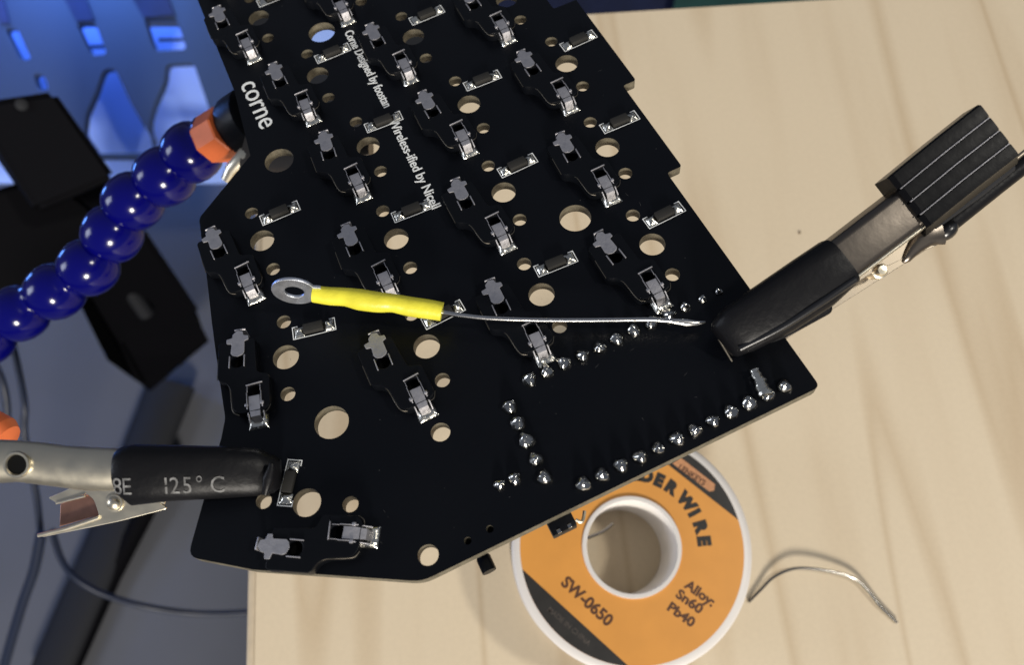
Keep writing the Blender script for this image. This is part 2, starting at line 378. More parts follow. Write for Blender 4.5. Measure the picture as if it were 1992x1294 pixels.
dblobs = [blob(0.74, 0.66, 0.42 + .05 * k, 'pad', k, (0.3 * (-1) ** k, -.2)) for k in range(4)]
br = 0.075
def bracket(sgn):
    w, h = 0.98, 0.90
    P = [(-w, 0.1), (-w, h), (w, h), (w, -0.75), (w - br * 1.6, -0.75), (w - br * 1.6, h - br * 1.6), (-w + br * 1.6, h - br * 1.6), (-w + br * 1.6, 0.1)]
    me = plate([(x, y * 1) for x, y in P], [], 0.004, 0.03, 'silk', 0, None, 0)
    if sgn < 0: me.transform(Matrix.Scale(-1, 4, (0, 1, 0))); me.flip_normals()
    return me
me_br1, me_br2 = bracket(1), bracket(-1)
me_dline = plate([(0.9, -1.6), (1.0, -1.6), (1.0, 1.6), (0.9, 1.6)], [], 0.004, 0.028, 'silk', 0, None, 0)
def diode(u, v, a, k):
    e = put('diode', me_dbody, pcb, T(u, v, 0, a))
    put('terminal', dblobs[k % 4], e, T(0, 2.05, 0)); put('terminal', dblobs[(k + 1) % 4], e, T(0, -2.05, 0, 180))
    s = put('silkscreen_outline', me_br1, pcb, T(u, v, 0, a) @ T(0, 2.1)); put('silkscreen_outline', me_br2, pcb, T(u, v, 0, a) @ T(0, -2.1))
    put('silkscreen_line', me_dline, pcb, T(u, v, 0, a))
for k, (u, v, a, th) in enumerate(keys):
    s = put('switch_socket', me_house, pcb, T(u, v, 0, a + random.uniform(-1.8, 1.8)))
    put('socket_cup', me_cup, s); put('socket_cup', me_cup2, s)
    put('hook_contact', me_ca, s, T(.1, -5.9) @ T(0, 0, 0, random.uniform(-5, 5)) @ T(-.1, 5.9))
    put('slab_contact', me_cb, s, T(5, -3.75) @ T(0, 0, 0, random.uniform(-3.5, 3.5)) @ T(-5, 3.75))
    put('solder_pad', pads[k % 5], s)
    put('edge_glint', me_glint_curve, s); put('edge_glint', me_glint_line, s); put('edge_glint', me_glint_end, s)
    if th is None: diode(u - 3.45 + random.uniform(-.1, .1), v + 3.85, a + random.uniform(-4, 4), k)
    elif k == 18: diode(u - 3.45, v + 3.85, a, k)
    elif k == 19: diode(62.3, -17.7, -12, k)
    else: diode(81.6, -27.4, -121, k)

# solder joints
def joint(seed):
    random.seed(seed); bm = bmesh.new(); n = 14
    lean = (random.uniform(-.22, .22), random.uniform(-.22, .22)); lump = random.uniform(0.9, 1.1)
    prof = [(1.0, 0.0), (1.03, 0.25), (0.95, 0.6), (0.78, 0.9), (0.52, 1.15), (0.34, 1.4), (0.12, 1.5)]
    rings = []
    for i, (r, z) in enumerate(prof):
        row = []
        for k in range(n):
            a = 2 * math.pi * k / n
            rr = r * lump * (1 + (0.10 * math.sin(3 * a + seed) + random.uniform(-.05, .05)) * (i > 0))
            row.append(bm.verts.new((rr * math.cos(a) + lean[0] * z, rr * math.sin(a) + lean[1] * z, z * lump)))
        rings.append(row)
    for a, b in zip(rings, rings[1:]):
        for k in range(n): bm.faces.new((a[k], a[(k + 1) % n], b[(k + 1) % n], b[k]))
    bm.faces.new(rings[-1])
    return bm_mesh(bm, 'solder', 40)
jm = [joint(k) for k in range(8)]
me_thru = plate(circle(0, 0, 0.55, 14), [circle(0, 0, 0.26, 12)], 0.004, 0.06, 'solder')
jp = [(82.7, 5.15 + 2.54 * k, 1) for k in range(12)] + [(98.0, 5.1 + 2.54 * k, 1) for k in range(12)]
jp += [(85.0, 1.35, 1.05), (87.5, 1.3, 1.05), (90.05, 1.3, 1.05), (92.6, 1.3, 1.0), (95.2, 1.3, 1.0), (93.5, -4.1, 0.85), (93.75, -2.1, 0.85)]
for k, (u, v, s) in enumerate(jp):
    if k == 9: s = .8
    if k in (10, 11): s = .62
    put('solder_joint', jm[(k * 3 + k // 8) % 8], pcb, T(u, v, 0, random.uniform(0, 360)) @ Matrix.Diagonal((s * .93, s * .93, s * .85, 1)))
# smeared solder tail running from a joint to the clip
p0 = Vector(B(1491, 770, 1) + (0.9,)); p1 = Vector(B(1468, 718, 1) + (0.9,))
pts = [p0.lerp(p1, k / 9) + Vector((random.uniform(-.08, .08), random.uniform(-.08, .08), 0)) for k in range(10)]
o = put('solder_tail', tube_mesh(pts, [(.88 - .05 * k + .2 * (k % 2), .7 - .045 * k + .12 * (k % 2)) for k in range(10)], 'pad', 10), pcb)

# silkscreen text
def sp(name, me, x, y, a=0): put(name, me, pcb, T(x, y, 0.034, a))
sp('lettering', text('corne', 4.9, 'silk', 0.0, 0.03, sx=0.97, space=1.0), 13.3, -14.3, 1.5)
sp('lettering', text('Corne Designed by foostan', 2.15, 'silk', 0.015, 0.03, sx=0.80, space=1.0), 11.0, 4.9, 0)
sp('lettering', text('Wireless-ified by Nicell', 2.15, 'silk', 0.015, 0.03, sx=0.93, space=1.0), 33.0, 4.55, -1.0)

bm = bmesh.new(); rnd = random.Random(4)
for q in range(150):
    u, v = rnd.uniform(-10, 98), rnd.uniform(-30, 38)
    if u < 60 and v < -14: continue
    a = rnd.uniform(0, math.pi); l = rnd.choice((0.05, 0.06, 0.08, 0.12, 0.5, 0.9)); w = 0.035 if l > .2 else l
    d_, n_ = Vector((math.cos(a), math.sin(a), 0)) * l, Vector((-math.sin(a), math.cos(a), 0)) * w * .5
    c_ = Vector((u, v, 0.008)); vs_ = [bm.verts.new(c_ + x) for x in (-d_ * .5, n_, d_ * .5, -n_)]; bm.faces.new(vs_)
put('dust_specks', bm_mesh(bm, 'dust', 0), pcb)['kind'] = 'stuff'
# parts under the board that show past its edge
u0, v0 = B(1092, 1024, -4.2)
sw = put('slide_switch', box_mesh(4.0, 3.2, 1.6, 'plastic', 0.15), pcb, T(99.6, v0, -2.6))
for dv in (-0.9, 0.9): put('switch_pin', box_mesh(0.5, 0.5, 0.3, 'solder', 0.05), sw, T(1.75, dv*.8, .75))
put('metal_bracket', tube_mesh(spline([(1.4, 1.7, 0.7), (1.9, 2.2, 0.5), (1.5, 2.7, 0.3), (0.8, 3.2, 0.2)], 4), 0.22, 'steel', 8), sw)
u0, v0 = B(942, 1089, -4.0)
bm = bmesh.new(); add_lathe(bm, [(0.0, -.9), (0.8, -.9), (0.9, -.7), (0.9, 1.1), (0, 1.1)], 16)
put('reset_button', bm_mesh(bm, 'plastic'), pcb, T(100.6, v0, -3.2) @ Matrix.Rotation(R(90), 4, 'Y'))

# ------------------------------------------------------------------ generic clip frame
def cframe(px, py, tx, ty, depth, tip=0.0):
    """local X along the photo direction to (tx, ty), local Z towards the camera; returns matrix and mm-per-pixel"""
    d = Vector((tx - px, ty - py, 0)).normalized(); zl = Vector((0, 0, -1)); yl = zl.cross(d)
    m = frame_from(c2w(d), c2w(yl), c2w(zl), W(px, py, depth))
    return m @ Matrix.Rotation(R(tip), 4, 'Y'), depth / F
def loft(bm, secs):
    rings = [[bm.verts.new(p) for p in s] for s in secs]; n = len(rings[0])
    for a, b in zip(rings, rings[1:]):
        for k in range(n): bm.faces.new((a[k], a[(k + 1) % n], b[(k + 1) % n], b[k]))
    bm.faces.new(rings[0][::-1]); bm.faces.new(rings[-1])
def usec(x, y0, y1, top, drop, th, rr=0.5, n=5):
    """cross-section of a downward-open channel between y0 and y1, roof at z=top"""
    def path(o):
        P = [(y0 + o, top - drop), (y0 + o, top - rr)]
        for k in range(n + 1):
            a = math.pi - math.pi / 2 * k / n
            P.append((y0 + rr + (rr - o) * math.cos(a), top - rr + (rr - o) * math.sin(a)))
        for k in range(n + 1):
            a = math.pi / 2 - math.pi / 2 * k / n
            P.append((y1 - rr + (rr - o) * math.cos(a), top - rr + (rr - o) * math.sin(a)))
        P.append((y1 - o, top - drop)); return P
    return [Vector((x, y, z)) for y, z in path(0) + path(th)[::-1]]

# ------------------------------------------------------------------ right clip
mx, k = cframe(1400, 640, 1830, 310, 101.5)
rc = empty('alligator_clip', mx, 'black ribbed handle alligator clip with black sleeve gripping the right corner of the circuit board', 'clip')
P = lambda s, t, h=0.0: Vector((s * k, -t * k, h))
bm = bmesh.new()
loft(bm, [usec(s * k, -b * k, -a * k, z, d, 0.35, 0.9) for s, a, b, z, d in ((200, -4, 74, 1.1, 3.6), (268, -6, 78, 1.5, 4.2), (360, -6, 80, 1.6, 4.4), (470, -6, 82, 1.6, 4.2))])
put('upper_jaw', bm_mesh(bm, 'darksteel'), rc)
bm = bmesh.new()      # bright folded edge
add_tube(bm, [P(262, 79, 1.1), P(445, 80, 1.2)], 0.28, 8); put('folded_edge', bm_mesh(bm, 'steel', 60), rc)
# side web and lower jaw
side = rounded([(255, -92), (300, -96), (372, -112), (440, -132), (470, -128), (470, -80), (255, -78)], 10, 3)
side = [Vector((p.x * k, p.y * k)) for p in side]
put('side_plate', plate(side, [], -1.1, -0.75, 'sidesteel', 0.08), rc)
low = rounded([(95, -108), (215, -118), (330, -128), (470, -140), (490, -118), (380, -84), (95, -70)], 12, 3)
low = [Vector((p.x * k, p.y * k)) for p in low]
put('lower_jaw', plate(low, [], -4.6, -4.2, 'sidesteel', 0.08), rc)
lsl = rounded([(60, -98), (215, -122), (228, -100), (225, -60), (60, -60)], 10, 3)
put('lower_sleeve', plate([Vector((p.x * k, p.y * k)) for p in lsl], [], -5.4, -3.6, 'shrink', 0.4), rc)
bm = bmesh.new(); add_lathe(bm, [(0.0, 0.6), (0.55, 0.55), (0.8, 0.2), (0.8, -0.2), (1.05, -0.3), (1.05, -2.4), (0, -2.4)], 14)
put('rivet', bm_mesh(bm, 'steel'), rc, Matrix.Translation(P(322, 102, -0.6)))
# heat shrink sleeve: soft box section, flattened at the tip
def softsec(x, y0, y1, z0, z1, n=24, p=3.2):
    cy, cz, hy, hz = (y0 + y1) / 2, (z0 + z1) / 2, (y1 - y0) / 2, (z1 - z0) / 2; out = []
    for q in range(n):
        a = 2 * math.pi * q / n; c, s = math.cos(a), math.sin(a)
        out.append(Vector((x, cy + hy * math.copysign(abs(c) ** (2 / p), c), cz + hz * math.copysign(abs(s) ** (2 / p), s))))
    return out
bm = bmesh.new()
loft(bm, [softsec(s * k, -b * k, -a * k, z0, z1) for s, a, b, z0, z1 in ((-6, -6, 62, -2.9, -1.2), (0, -14, 69, -3.1, -0.4), (30, -24, 78, -3.4, 0.5), (110, -22, 92, -3.0, 1.3), (200, -18, 98, -2.8, 1.9), (262, -14, 92, -2.8, 2.15), (268, -12, 90, -2.7, 2.1))])
put('sleeve', bm_mesh(bm, 'shrink', 50), rc)
put('sleeve_seam', tube_mesh(spline([P(8, 55, -.3), P(90, 68, 0.75), P(180, 74, 1.55), P(258, 78, 1.75)], 5), 0.5, 'gloss', 10), rc)
put('jaw_lip', tube_mesh([P(-4, 22, -2.9), P(-9, 62, -3.0), P(-15, 106, -3.1)], [0.22, 0.16, 0.12], 'rim', 6), rc)
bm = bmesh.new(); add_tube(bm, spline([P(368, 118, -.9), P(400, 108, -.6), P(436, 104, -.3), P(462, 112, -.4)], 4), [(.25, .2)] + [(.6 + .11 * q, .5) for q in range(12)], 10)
put('dark_reflection_streak', bm_mesh(bm, 'darksteel', 60), rc)  # added dark tube that draws a reflection on the plate
bm = bmesh.new(); bmesh.ops.create_uvsphere(bm, u_segments=18, v_segments=12, radius=1.35, matrix=Matrix.Translation(P(478, 122, -1.6)) @ Matrix.Diagonal((1.2, .85, .9, 1)))
put('lever_knob', bm_mesh(bm, 'gloss', 60), rc)
# ribbed grip: four flutes on top, side wall
bm = bmesh.new(); secs = []
def grip(s, shift, z):
    pts = []; w = 31.0
    base = -40 + shift
    for f in range(4):
        a = base + f * w
        for q in range(6):
            tt = (0, .09, .35, .65, .91, 1)[q]; pts.append((a + tt * w, z + 0.05 * (1 - (2 * tt - 1) ** 2) - (0.38 if q in (0, 5) else 0)))
    e = base + 4 * w
    pts += [(e + 12, z - 1.2), (e + 20, z - 3.2), (e + 18, z - 3.8), (base + 2, z - 3.8), (base, z - .6)]
    return [Vector((s * k, -t * k, zz)) for t, zz in pts]
loft(bm, [grip(424, 2, 1.9), grip(432, 0, 2.5), grip(540, -4, 2.9), grip(636, -6, 3.3)])
put('ribbed_grip', bm_mesh(bm, 'grip', 28), rc)
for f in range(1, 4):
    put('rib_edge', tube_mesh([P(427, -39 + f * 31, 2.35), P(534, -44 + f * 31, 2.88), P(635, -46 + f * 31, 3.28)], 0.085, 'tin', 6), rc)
bm = bmesh.new(); loft(bm, [usec(s * k, -b * k, -a * k, z, 2.6, 0.5, 0.9) for s, a, b, z in ((452, 84, 104, 0.6), (560, 82, 106, 0.9), (640, 74, 104, 1.0))])
put('side_rail', bm_mesh(bm, 'legm'), rc)
bm = bmesh.new(); add_tube(bm, [P(470, 118, -3.2), P(500, 118, -3.2), P(620, 116, -3.0), P(780, 112, -2.6)], [(1.0, 1.1), (1.35, 1.3), (1.25, 1.3), (1.3, 1.3)], 14)
put('lower_lever', bm_mesh(bm, 'shrink', 60), rc)
put('lever_highlight_line', tube_mesh([P(505, 100, -2.4), P(780, 92, -1.9)], 0.3, 'sidesteel', 8), rc)  # steel tube drawn in place of the highlight along the lever

# ------------------------------------------------------------------ left clip
mx, k2 = cframe(525, 930, 1525, 930, 99.0)
lc = empty('alligator_clip', mx, 'bare metal alligator clip in a black printed sleeve gripping the lower left of the board', 'clip')
Q = lambda x, y, h=0.0: Vector(((x - 525) * k2, -(y - 930) * k2, h))
bm = bmesh.new()
secs = []
for x, y0, y1, z0, z1 in ((532, 902, 958, -3.6, -2.2), (522, 893, 968, -3.8, -1.2), (490, 878, 972, -3.8, -0.4), (430, 872, 974, -3.6, 0.7), (330, 868, 977, -3.2, 1.6), (258, 866, 985, -3.2, 2.0), (236, 870, 966, -3.0, 2.0), (229, 874, 952, -2.8, 1.7)):
    secs.append([Vector(((x - 525) * k2 + (0.0), 0, 0)) + Vector((0, v.y, v.z)) for v in softsec(0, -(y1 - 930) * k2, -(y0 - 930) * k2, z0, z1, 24, 2.5)])
loft(bm, secs)
from mathutils.bvhtree import BVHTree
bmesh.ops.recalc_face_normals(bm, faces=bm.faces); tree = BVHTree.FromBMesh(bm)
put('sleeve', bm_mesh(bm, 'shrink', 50), lc)
for ch, x in (('8', 233), ('E', 251), ('1', 323), ('2', 339), ('5', 362), ('\u00b0', 386), ('C', 413)):
    me = text(ch, 2.9, 'print', 0.0, 0.0, sx=0.85); q0 = Q(x, 957)
    for v in me.vertices:
        p = v.co * 1000 + Vector((q0.x, q0.y, 0)); hit = tree.ray_cast(Vector((p.x, p.y, 20)), Vector((0, 0, -1)))[0]
        z = hit.z + 0.11 if hit else 0
        v.co = Vector((p.x, p.y, z)) * MM
    put('printed_character', me, lc)
# tip: pinched end of the sleeve
bm = bmesh.new(); add_tube(bm, [Q(516, 962, 0.1), Q(524, 930, 0.4), Q(530, 902, 0.2)], [(0.35, 0.3), (0.75, 0.5), (0.3, 0.3)], 12)
put('pinched_tip', bm_mesh(bm, 'shrink', 60), lc)
# upper jaw: half round channel that bulges into the handle with a dark disc as its round hole
def half(x, yt, yb_, z, th=0.35, n=14):
    yc, h = -((yt + yb_) / 2 - 930) * k2, (yb_ - yt) / 2 * k2
    o_ = [Vector(((x - 525) * k2, yc + h * math.cos(math.pi * q / n), z - h * .62 + h * .78 * math.sin(math.pi * q / n))) for q in range(n + 1)]
    i_ = [Vector(((x - 525) * k2, yc + (h - th) * math.cos(math.pi * q / n), z - h * .62 + (h * .78 - th) * math.sin(math.pi * q / n))) for q in range(n + 1)]
    return o_ + i_[::-1]
bm = bmesh.new()
loft(bm, [half(*a) for a in ((262, 877, 952, 0.9), (215, 873, 957, 1.0), (165, 871, 957, 1.0), (125, 868, 951, 1.1), (85, 862, 945, 1.3), (40, 857, 938, 1.6), (0, 855, 940, 1.8), (-60, 850, 938, 2.0), (-150, 850, 930, 2.0))])
put('upper_jaw', bm_mesh(bm, 'steel', 60), lc)
bm = bmesh.new(); add_lathe(bm, [(1.05, -0.25), (1.5, -0.25), (1.62, 0.05), (1.5, 0.28), (1.25, 0.28), (1.12, 0.0)], 24)
zj = 1.75
zj = 2.0; put('eyelet', bm_mesh(bm, 'steel', 60), lc, Matrix.Translation(Q(53, 899, zj)))
put('eyelet_dark_disc', lathe([(1.2, -0.4), (1.2, 0.06)], 'cup', 20), lc, Matrix.Translation(Q(53, 899, zj)))  # solid black disc paints the darkness inside the eyelet
# lower jaw plate with its folded coppery tail
lj = [Q(*p) for p in ((118, 948), (240, 958), (300, 1004), (200, 1030), (45, 1062), (38, 1056), (150, 1026), (162, 1020), (150, 985), (128, 968))]
put('lower_jaw', plate(rounded([(p.x, p.y) for p in lj], 0.5, 3), [], -4.3, -3.9, 'steel', 0.08), lc)
cp = [Q(*p) for p in ((130, 978), (160, 1018), (70, 1045), (72, 998))]
put('folded_tail', plate([(p.x, p.y) for p in cp], [], -5.4, -5.15, 'copper', 0.05), lc)
put('tail_rim', tube_mesh([Q(70, 994, -4.4), Q(130, 979, -4.2)], 0.18, 'steel', 6), lc)
put('tail_rim', tube_mesh([Q(38, 1058, -3.9), Q(95, 1044, -3.8), Q(162, 1021, -3.8)], 0.26, 'steel', 8), lc)
put('tail_tab', plate(rounded([(p.x, p.y) for p in (Q(118, 955), Q(130, 976), Q(72, 996), Q(52, 984))], 0.3, 3), [], -4.8, -4.5, 'steel', 0.05), lc)
bm = bmesh.new(); add_lathe(bm, [(0.0, 0.55), (0.5, 0.5), (0.8, 0.25), (0.85, 0.1), (1.1, 0.08), (1.15, -.5), (0, -.5)], 18)
put('rivet', bm_mesh(bm, 'steel', 40), lc, Matrix.Translation(Q(193, 992, -3.7)))
ls = [Q(*p) for p in ((285, 982), (302, 995), (390, 988), (520, 985), (520, 950), (300, 950))]
put('lower_sleeve', plate(rounded([(p.x, p.y) for p in ls], 0.6, 3), [], -8.0, -6.3, 'shrink', 0.4), lc)
put('spring_end', tube_mesh([Q(262, 978, -3.2), Q(298, 989, -3.4)], 0.3, 'steel', 8), lc)

# ------------------------------------------------------------------ ring terminal lead
mx, k3 = cframe(573, 566, 1573, 628, 107.5)
rl = empty('ring_terminal_lead', mx, 'crimped ring terminal in yellow sleeve on a bare wire crossing over the black board', 'wire')
rinv = mx.inverted(); S = lambda x, y, h=0.0: rinv @ W(x, y, 107.5 - h)
ringM = Matrix.Rotation(R(3.5), 4, 'Z') @ Matrix.Rotation(R(60), 4, 'X')
neck = rounded([(2.2, 1.1), (3.4, 0.85), (3.4, -0.85), (2.2, -1.1)], 0, 2)
outer = [Vector((2.95 * math.cos(a), 2.95 * math.sin(a))) for a in [R(22 + 316 * q / 36) for q in range(37)]]
outer = outer + [Vector((3.6, -1.0)), Vector((3.6, 1.0))]
put('ring_terminal', plate(outer, [circle(0, 0, 1.28, 28)], -0.22, 0.22, 'zinc', 0.1), rl, ringM)
pts = [S(610, 572, -.1), S(640, 576, 0), S(672, 578, .1), S(700, 583, .2), S(735, 588, .2), S(765, 590, .1), S(800, 597, 0), S(835, 602, 0), S(860, 606.5, 0)]
rr = [(1.12, 1.0), (1.2, .9), (1.22, 1.0), (1.42, 1.25), (1.36, 1.2), (1.22, 1.15), (1.32, 1.2), (1.3, 1.2), (1.25, 1.18)]
sp_p = spline(pts, 5); rr2 = []
for i in range(len(sp_p)):
    a = i / (len(sp_p) - 1) * (len(rr) - 1); j = min(int(a), len(rr) - 2); f = a - j
    rr2.append(tuple(rr[j][q] * (1 - f) + rr[j + 1][q] * f for q in (0, 1)))
put('yellow_sleeve', tube_mesh(sp_p, rr2, 'yellow', 20), rl)
wp = spline([S(852, 606, 0), S(900, 614, .3), S(960, 620, .5), S(1060, 623, .7), S(1160, 623, 1.2), S(1260, 622, 2.0), S(1310, 625, 2.2)], 5)
put('bare_wire', tube_mesh(wp, 0.31, 'wire', 12), rl)
put('wire_tip', tube_mesh([S(1308, 625, 2.2), S(1335, 628, 2.2), S(1355, 629, 2.1), S(1372, 627, 2.0)], [(.36, .3), (.5, .3), (.36, .25), (.12, .1)], 'wire', 10), rl)

# ------------------------------------------------------------------ solder spool
SH = 20.0
cS = D(1229, 1064, SH)
rO = (D(1447, 1064, SH) - D(1012, 1064, SH)).length / 2
rI = (D(1316, 1064, SH) - D(1140, 1064, SH)).length / 2
sp0 = empty('solder_spool', Matrix.Translation((cS.x, cS.y, 0)), 'white spool of solder wire with an orange and black label lying on the desk', 'solder spool')
rR = rO * 1.075
put('top_flange', lathe([(rI, SH - 2.2), (rR - .6, SH - 2.2), (rR, SH - 1.5), (rR, SH - .5), (rR - .5, SH - .05), (rO + .1, SH), (rI + .9, SH), (rI + .9, SH + .5), (rI + .1, SH + .5)], 'spool', 96, 40, True), sp0)
put('core', lathe([(rI, .2), (rI, SH + .35), (rI + .9, SH + .35), (rI + 1.2, SH - 1), (rI + 1.2, .2)], 'core_lightened', 64, 40, True), sp0)
put('bottom_flange', lathe([(rI + .1, 0), (rR - .6, 0), (rR, .6), (rR, 1.6), (rR - .5, 2.2), (rI + .1, 2.2)], 'spool', 96, 40, True), sp0)
bm = bmesh.new(); add_lathe(bm, [(rI + 1.3, 2.3)] + [(rO * .84 + .3 * (q % 2), 2.4 + q * (SH - 5) / 40) for q in range(41)] + [(rI + 1.3, SH - 2.3)], 64)
put('wound_solder', bm_mesh(bm, 'solwire', 60), sp0)
put('label', plate(circle(0, 0, rO, 96), [circle(0, 0, rI + 1.0, 64)], SH + .003, SH + .06, 'label', 0, None, 0), sp0)
def seg(p, q, z):    # circular segment of the label cut by the chord p-q (photo pixels)
    a = D(*p, SH) - cS; b = D(*q, SH) - cS; r = rO - .02
    d = (b - a).normalized(); n_ = Vector((-d.y, d.x)); dist = a.x * n_.x + a.y * n_.y
    if dist < 0: n_ = -n_; dist = -dist
    th = math.acos(min(1, dist / r)); c = math.atan2(n_.y, n_.x)
    return [Vector((r * math.cos(c - th + 2 * th * i / 40), r * math.sin(c - th + 2 * th * i / 40))) for i in range(41)]
put('black_label_band', plate(seg((1300, 905), (1437, 1013), 0), [], SH + .064, SH + .075, 'ink', 0, None, 0), sp0)
put('black_label_band', plate(seg((1016, 1108), (1215, 1290), 0), [], SH + .064, SH + .075, 'ink', 0, None, 0), sp0)
bd = [D(*p, SH) - cS for p in ((1308, 902), (1324, 891), (1391, 943), (1389, 955), (1380, 957))]
put('badge', plate([(p.x, p.y) for p in bd], [], SH + .08, SH + .09, 'badge', 0, None, 0), sp0)
def stext(s, x, y, x2, y2, h, m, off=0.05, sx=1.0, z=.1, align='LEFT'):
    a = D(x, y, SH) - cS; b = D(x2, y2, SH) - cS; ang = math.degrees(math.atan2(b.y - a.y, b.x - a.x))
    put('label_lettering', text(s, h, m, off, .005, align, sx=sx), sp0, T(a.x, a.y, SH + z, ang))
stext('SW-0650', 1090, 1137, 1182, 1221, 3.35, 'brownink', .12, 1.0)
stext('Alloy:', 1331, 1143, 1391, 1187, 2.75, 'brownink', .10, 1.06)
stext('Sn60', 1313, 1161, 1373, 1205, 2.75, 'brownink', .10, 1.12)
stext('Pb40', 1296, 1186, 1356, 1230, 2.75, 'brownink', .10, 1.12)
stext('LENKEYS', 1318, 912, 1386, 957, 1.75, 'brownink', .06, .95)
stext('MADE IN CHINA', 1064, 1188, 1144, 1258, 1.5, 'faint', .02, .98)
# words on an arc, letter tops outward
for ch, a in zip('SOLDERWIRE', (103, 91, 80, 71, 60.5, 49.5, 33, 22.6, 11.3, 0)):
    rad = rO * 0.60
    put('label_letter', text(ch, 3.6, 'ink', .30, .005, 'CENTER', sx=1.02), sp0, T(rad * math.cos(R(a)), rad * math.sin(R(a)), SH + .1, a - 90))
# loose end of solder inside the hub
p = [D(1143, 1047, 19) - cS, D(1158, 1041, 17.5) - cS, D(1175, 1033, 15.5) - cS, D(1191, 1020, 13.5) - cS]
put('solder_end', tube_mesh(spline([(q.x, q.y, z) for q, z in zip(p, (19, 17.5, 15.5, 13.5))], 4), 0.35, 'solwire', 8), sp0)

# ------------------------------------------------------------------ loose wire on the desk
def Dz(x, y, z): return D(x, y, z)
wp = [Dz(1456, 1172, .5), Dz(1478, 1150, 0.98), Dz(1506, 1123, 1.52), Dz(1545, 1107, 1.97), Dz(1590, 1108, 1.97), Dz(1640, 1118, 1.59), Dz(1668, 1130, 1.33), Dz(1690, 1152, 1.2), Dz(1712, 1180, 0.95), Dz(1745, 1212, .5)]
o = put('loose_wire', tube_mesh(spline(wp, 8), 0.33, 'wirebright', 12)); tag(o, 'short bent piece of bare wire arching on the desk right of the solder spool', 'wire')

# ------------------------------------------------------------------ blue segmented arm
arm = [(452, 255), (428, 268), (377, 292), (325, 340), (264, 388), (222, 449), (177, 515), (112, 564), (42, 606), (-25, 655), (-90, 700)]
dep = [158, 161, 166, 168, 170, 172, 174, 176, 178, 180, 182]
pos = [W(x, y, d) for (x, y), d in zip(arm, dep)]
ba = empty('flexible_arm', Matrix.Translation(pos[-1]), 'glossy blue beaded flexible arm with orange nozzle reaching under the board', 'flexible arm', None)
prof = [(3.7, -5.6), (4.8, -5.1), (5.8, -3.8), (6.35, -2.2), (6.5, -0.6), (6.35, 0.9), (5.8, 2.3), (4.9, 3.4), (4.15, 4.1), (4.0, 4.8), (4.1, 6.0)]
prof = [(a * .94, b) for a, b in prof]
me_seg = lathe(prof, 'blue', 36, 60)
def aim(p, d, m):
    q = d.normalized().to_track_quat('Z', 'Y').to_matrix().to_4x4(); q.translation = p; return q
inv = Matrix.Translation(-pos[-1])
for i in range(2, len(pos)):
    d = (pos[i - 1] - pos[i]) if i < len(pos) - 0 else pos[i - 1] - pos[i]
    if i < len(pos) - 1: d = (pos[i - 1] - pos[i + 1])
    put('segment', me_seg, ba, inv @ aim(pos[i], d, 0) @ Matrix.Rotation(R(random.uniform(-7, 7)), 4, 'X') @ Matrix.Rotation(R(random.uniform(-7, 7)), 4, 'Y'))
d = pos[0] - pos[2]
me_noz = lathe([(3.4, -3.2), (4.9, -2.9), (5.1, -2.4), (5.0, 2.4), (4.8, 2.8), (3.0, 3.0)], 'orange', 8, 20)
put('orange_nozzle', me_noz, ba, inv @ aim(W(429, 262, 161), W(455, 248, 160) - W(402, 282, 164), 0))
# clip carried by the blue arm, mostly hidden under the board
hc = empty('alligator_clip', Matrix.Translation(W(470, 262, 158)), 'black collared metal clip at the end of the blue arm, tucked under the board', 'clip')
inv2 = Matrix.Translation(-W(470, 262, 158))
ax = W(470, 236, 158) - W(427, 266, 162)
put('collar', lathe([(3.6, -3.2), (5.9, -3.0), (6.2, -2.0), (6.1, 2.6), (5.2, 3.4), (2, 3.6)], 'plastic', 24, 40), hc, inv2 @ aim(W(482, 236, 160), ax, 0))
put('shank', tube_mesh([inv2 @ W(438, 350, 157), inv2 @ W(450, 328, 156), inv2 @ W(474, 304, 155), inv2 @ W(520, 296, 156)], [(0.9, .6), (1.3, 1.0), (1.7, 1.2), (2.2, 1.4)], 'steel', 16), hc)
put('upper_jaw', tube_mesh([inv2 @ W(485, 285, 157), inv2 @ W(560, 292, 156), inv2 @ W(640, 296, 154), inv2 @ W(722, 290, 152)], [(6.5, 2.5), (5.5, 2.3), (4.0, 1.8), (1.6, 1.2)], 'darksteel', 16), hc)
# heavy foot of the stand under the board
fb = empty('stand_foot', T(xl + 20, yb - 12, 0), 'dark brown foot of the holding stand on the desk under the board', 'stand')
q = [D(x, y, 12) for x, y in ((470, 20), (470, 230), (560, 235), (700, 235), (745, 120), (905, 70), (905, -40), (470, -40))]
put('foot_block', plate(rounded([(p.x - xl - 20, p.y - yb + 12) for p in q], 3, 4), [], 0.05, 12, 'legm', 0.6), fb)
q = [D(x, y, 18) for x, y in ((590, 40), (640, 30), (668, 60), (650, 95), (600, 95))]
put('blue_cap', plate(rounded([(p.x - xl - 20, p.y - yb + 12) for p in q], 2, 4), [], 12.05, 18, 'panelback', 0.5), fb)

# orange nozzle of the second arm peeking in at the left edge
o = put('orange_nozzle_tip', lathe([(2.6, -6), (3.6, -5.6), (3.7, 3.2), (3.0, 4.4), (1.2, 4.8)], 'orange', 20, 30), None, aim(W(-44, 836, 118), W(40, 860, 118) - W(-40, 815, 118), 0))
tag(o, 'orange nozzle tip at the left picture edge just above the bare metal clip', 'nozzle')

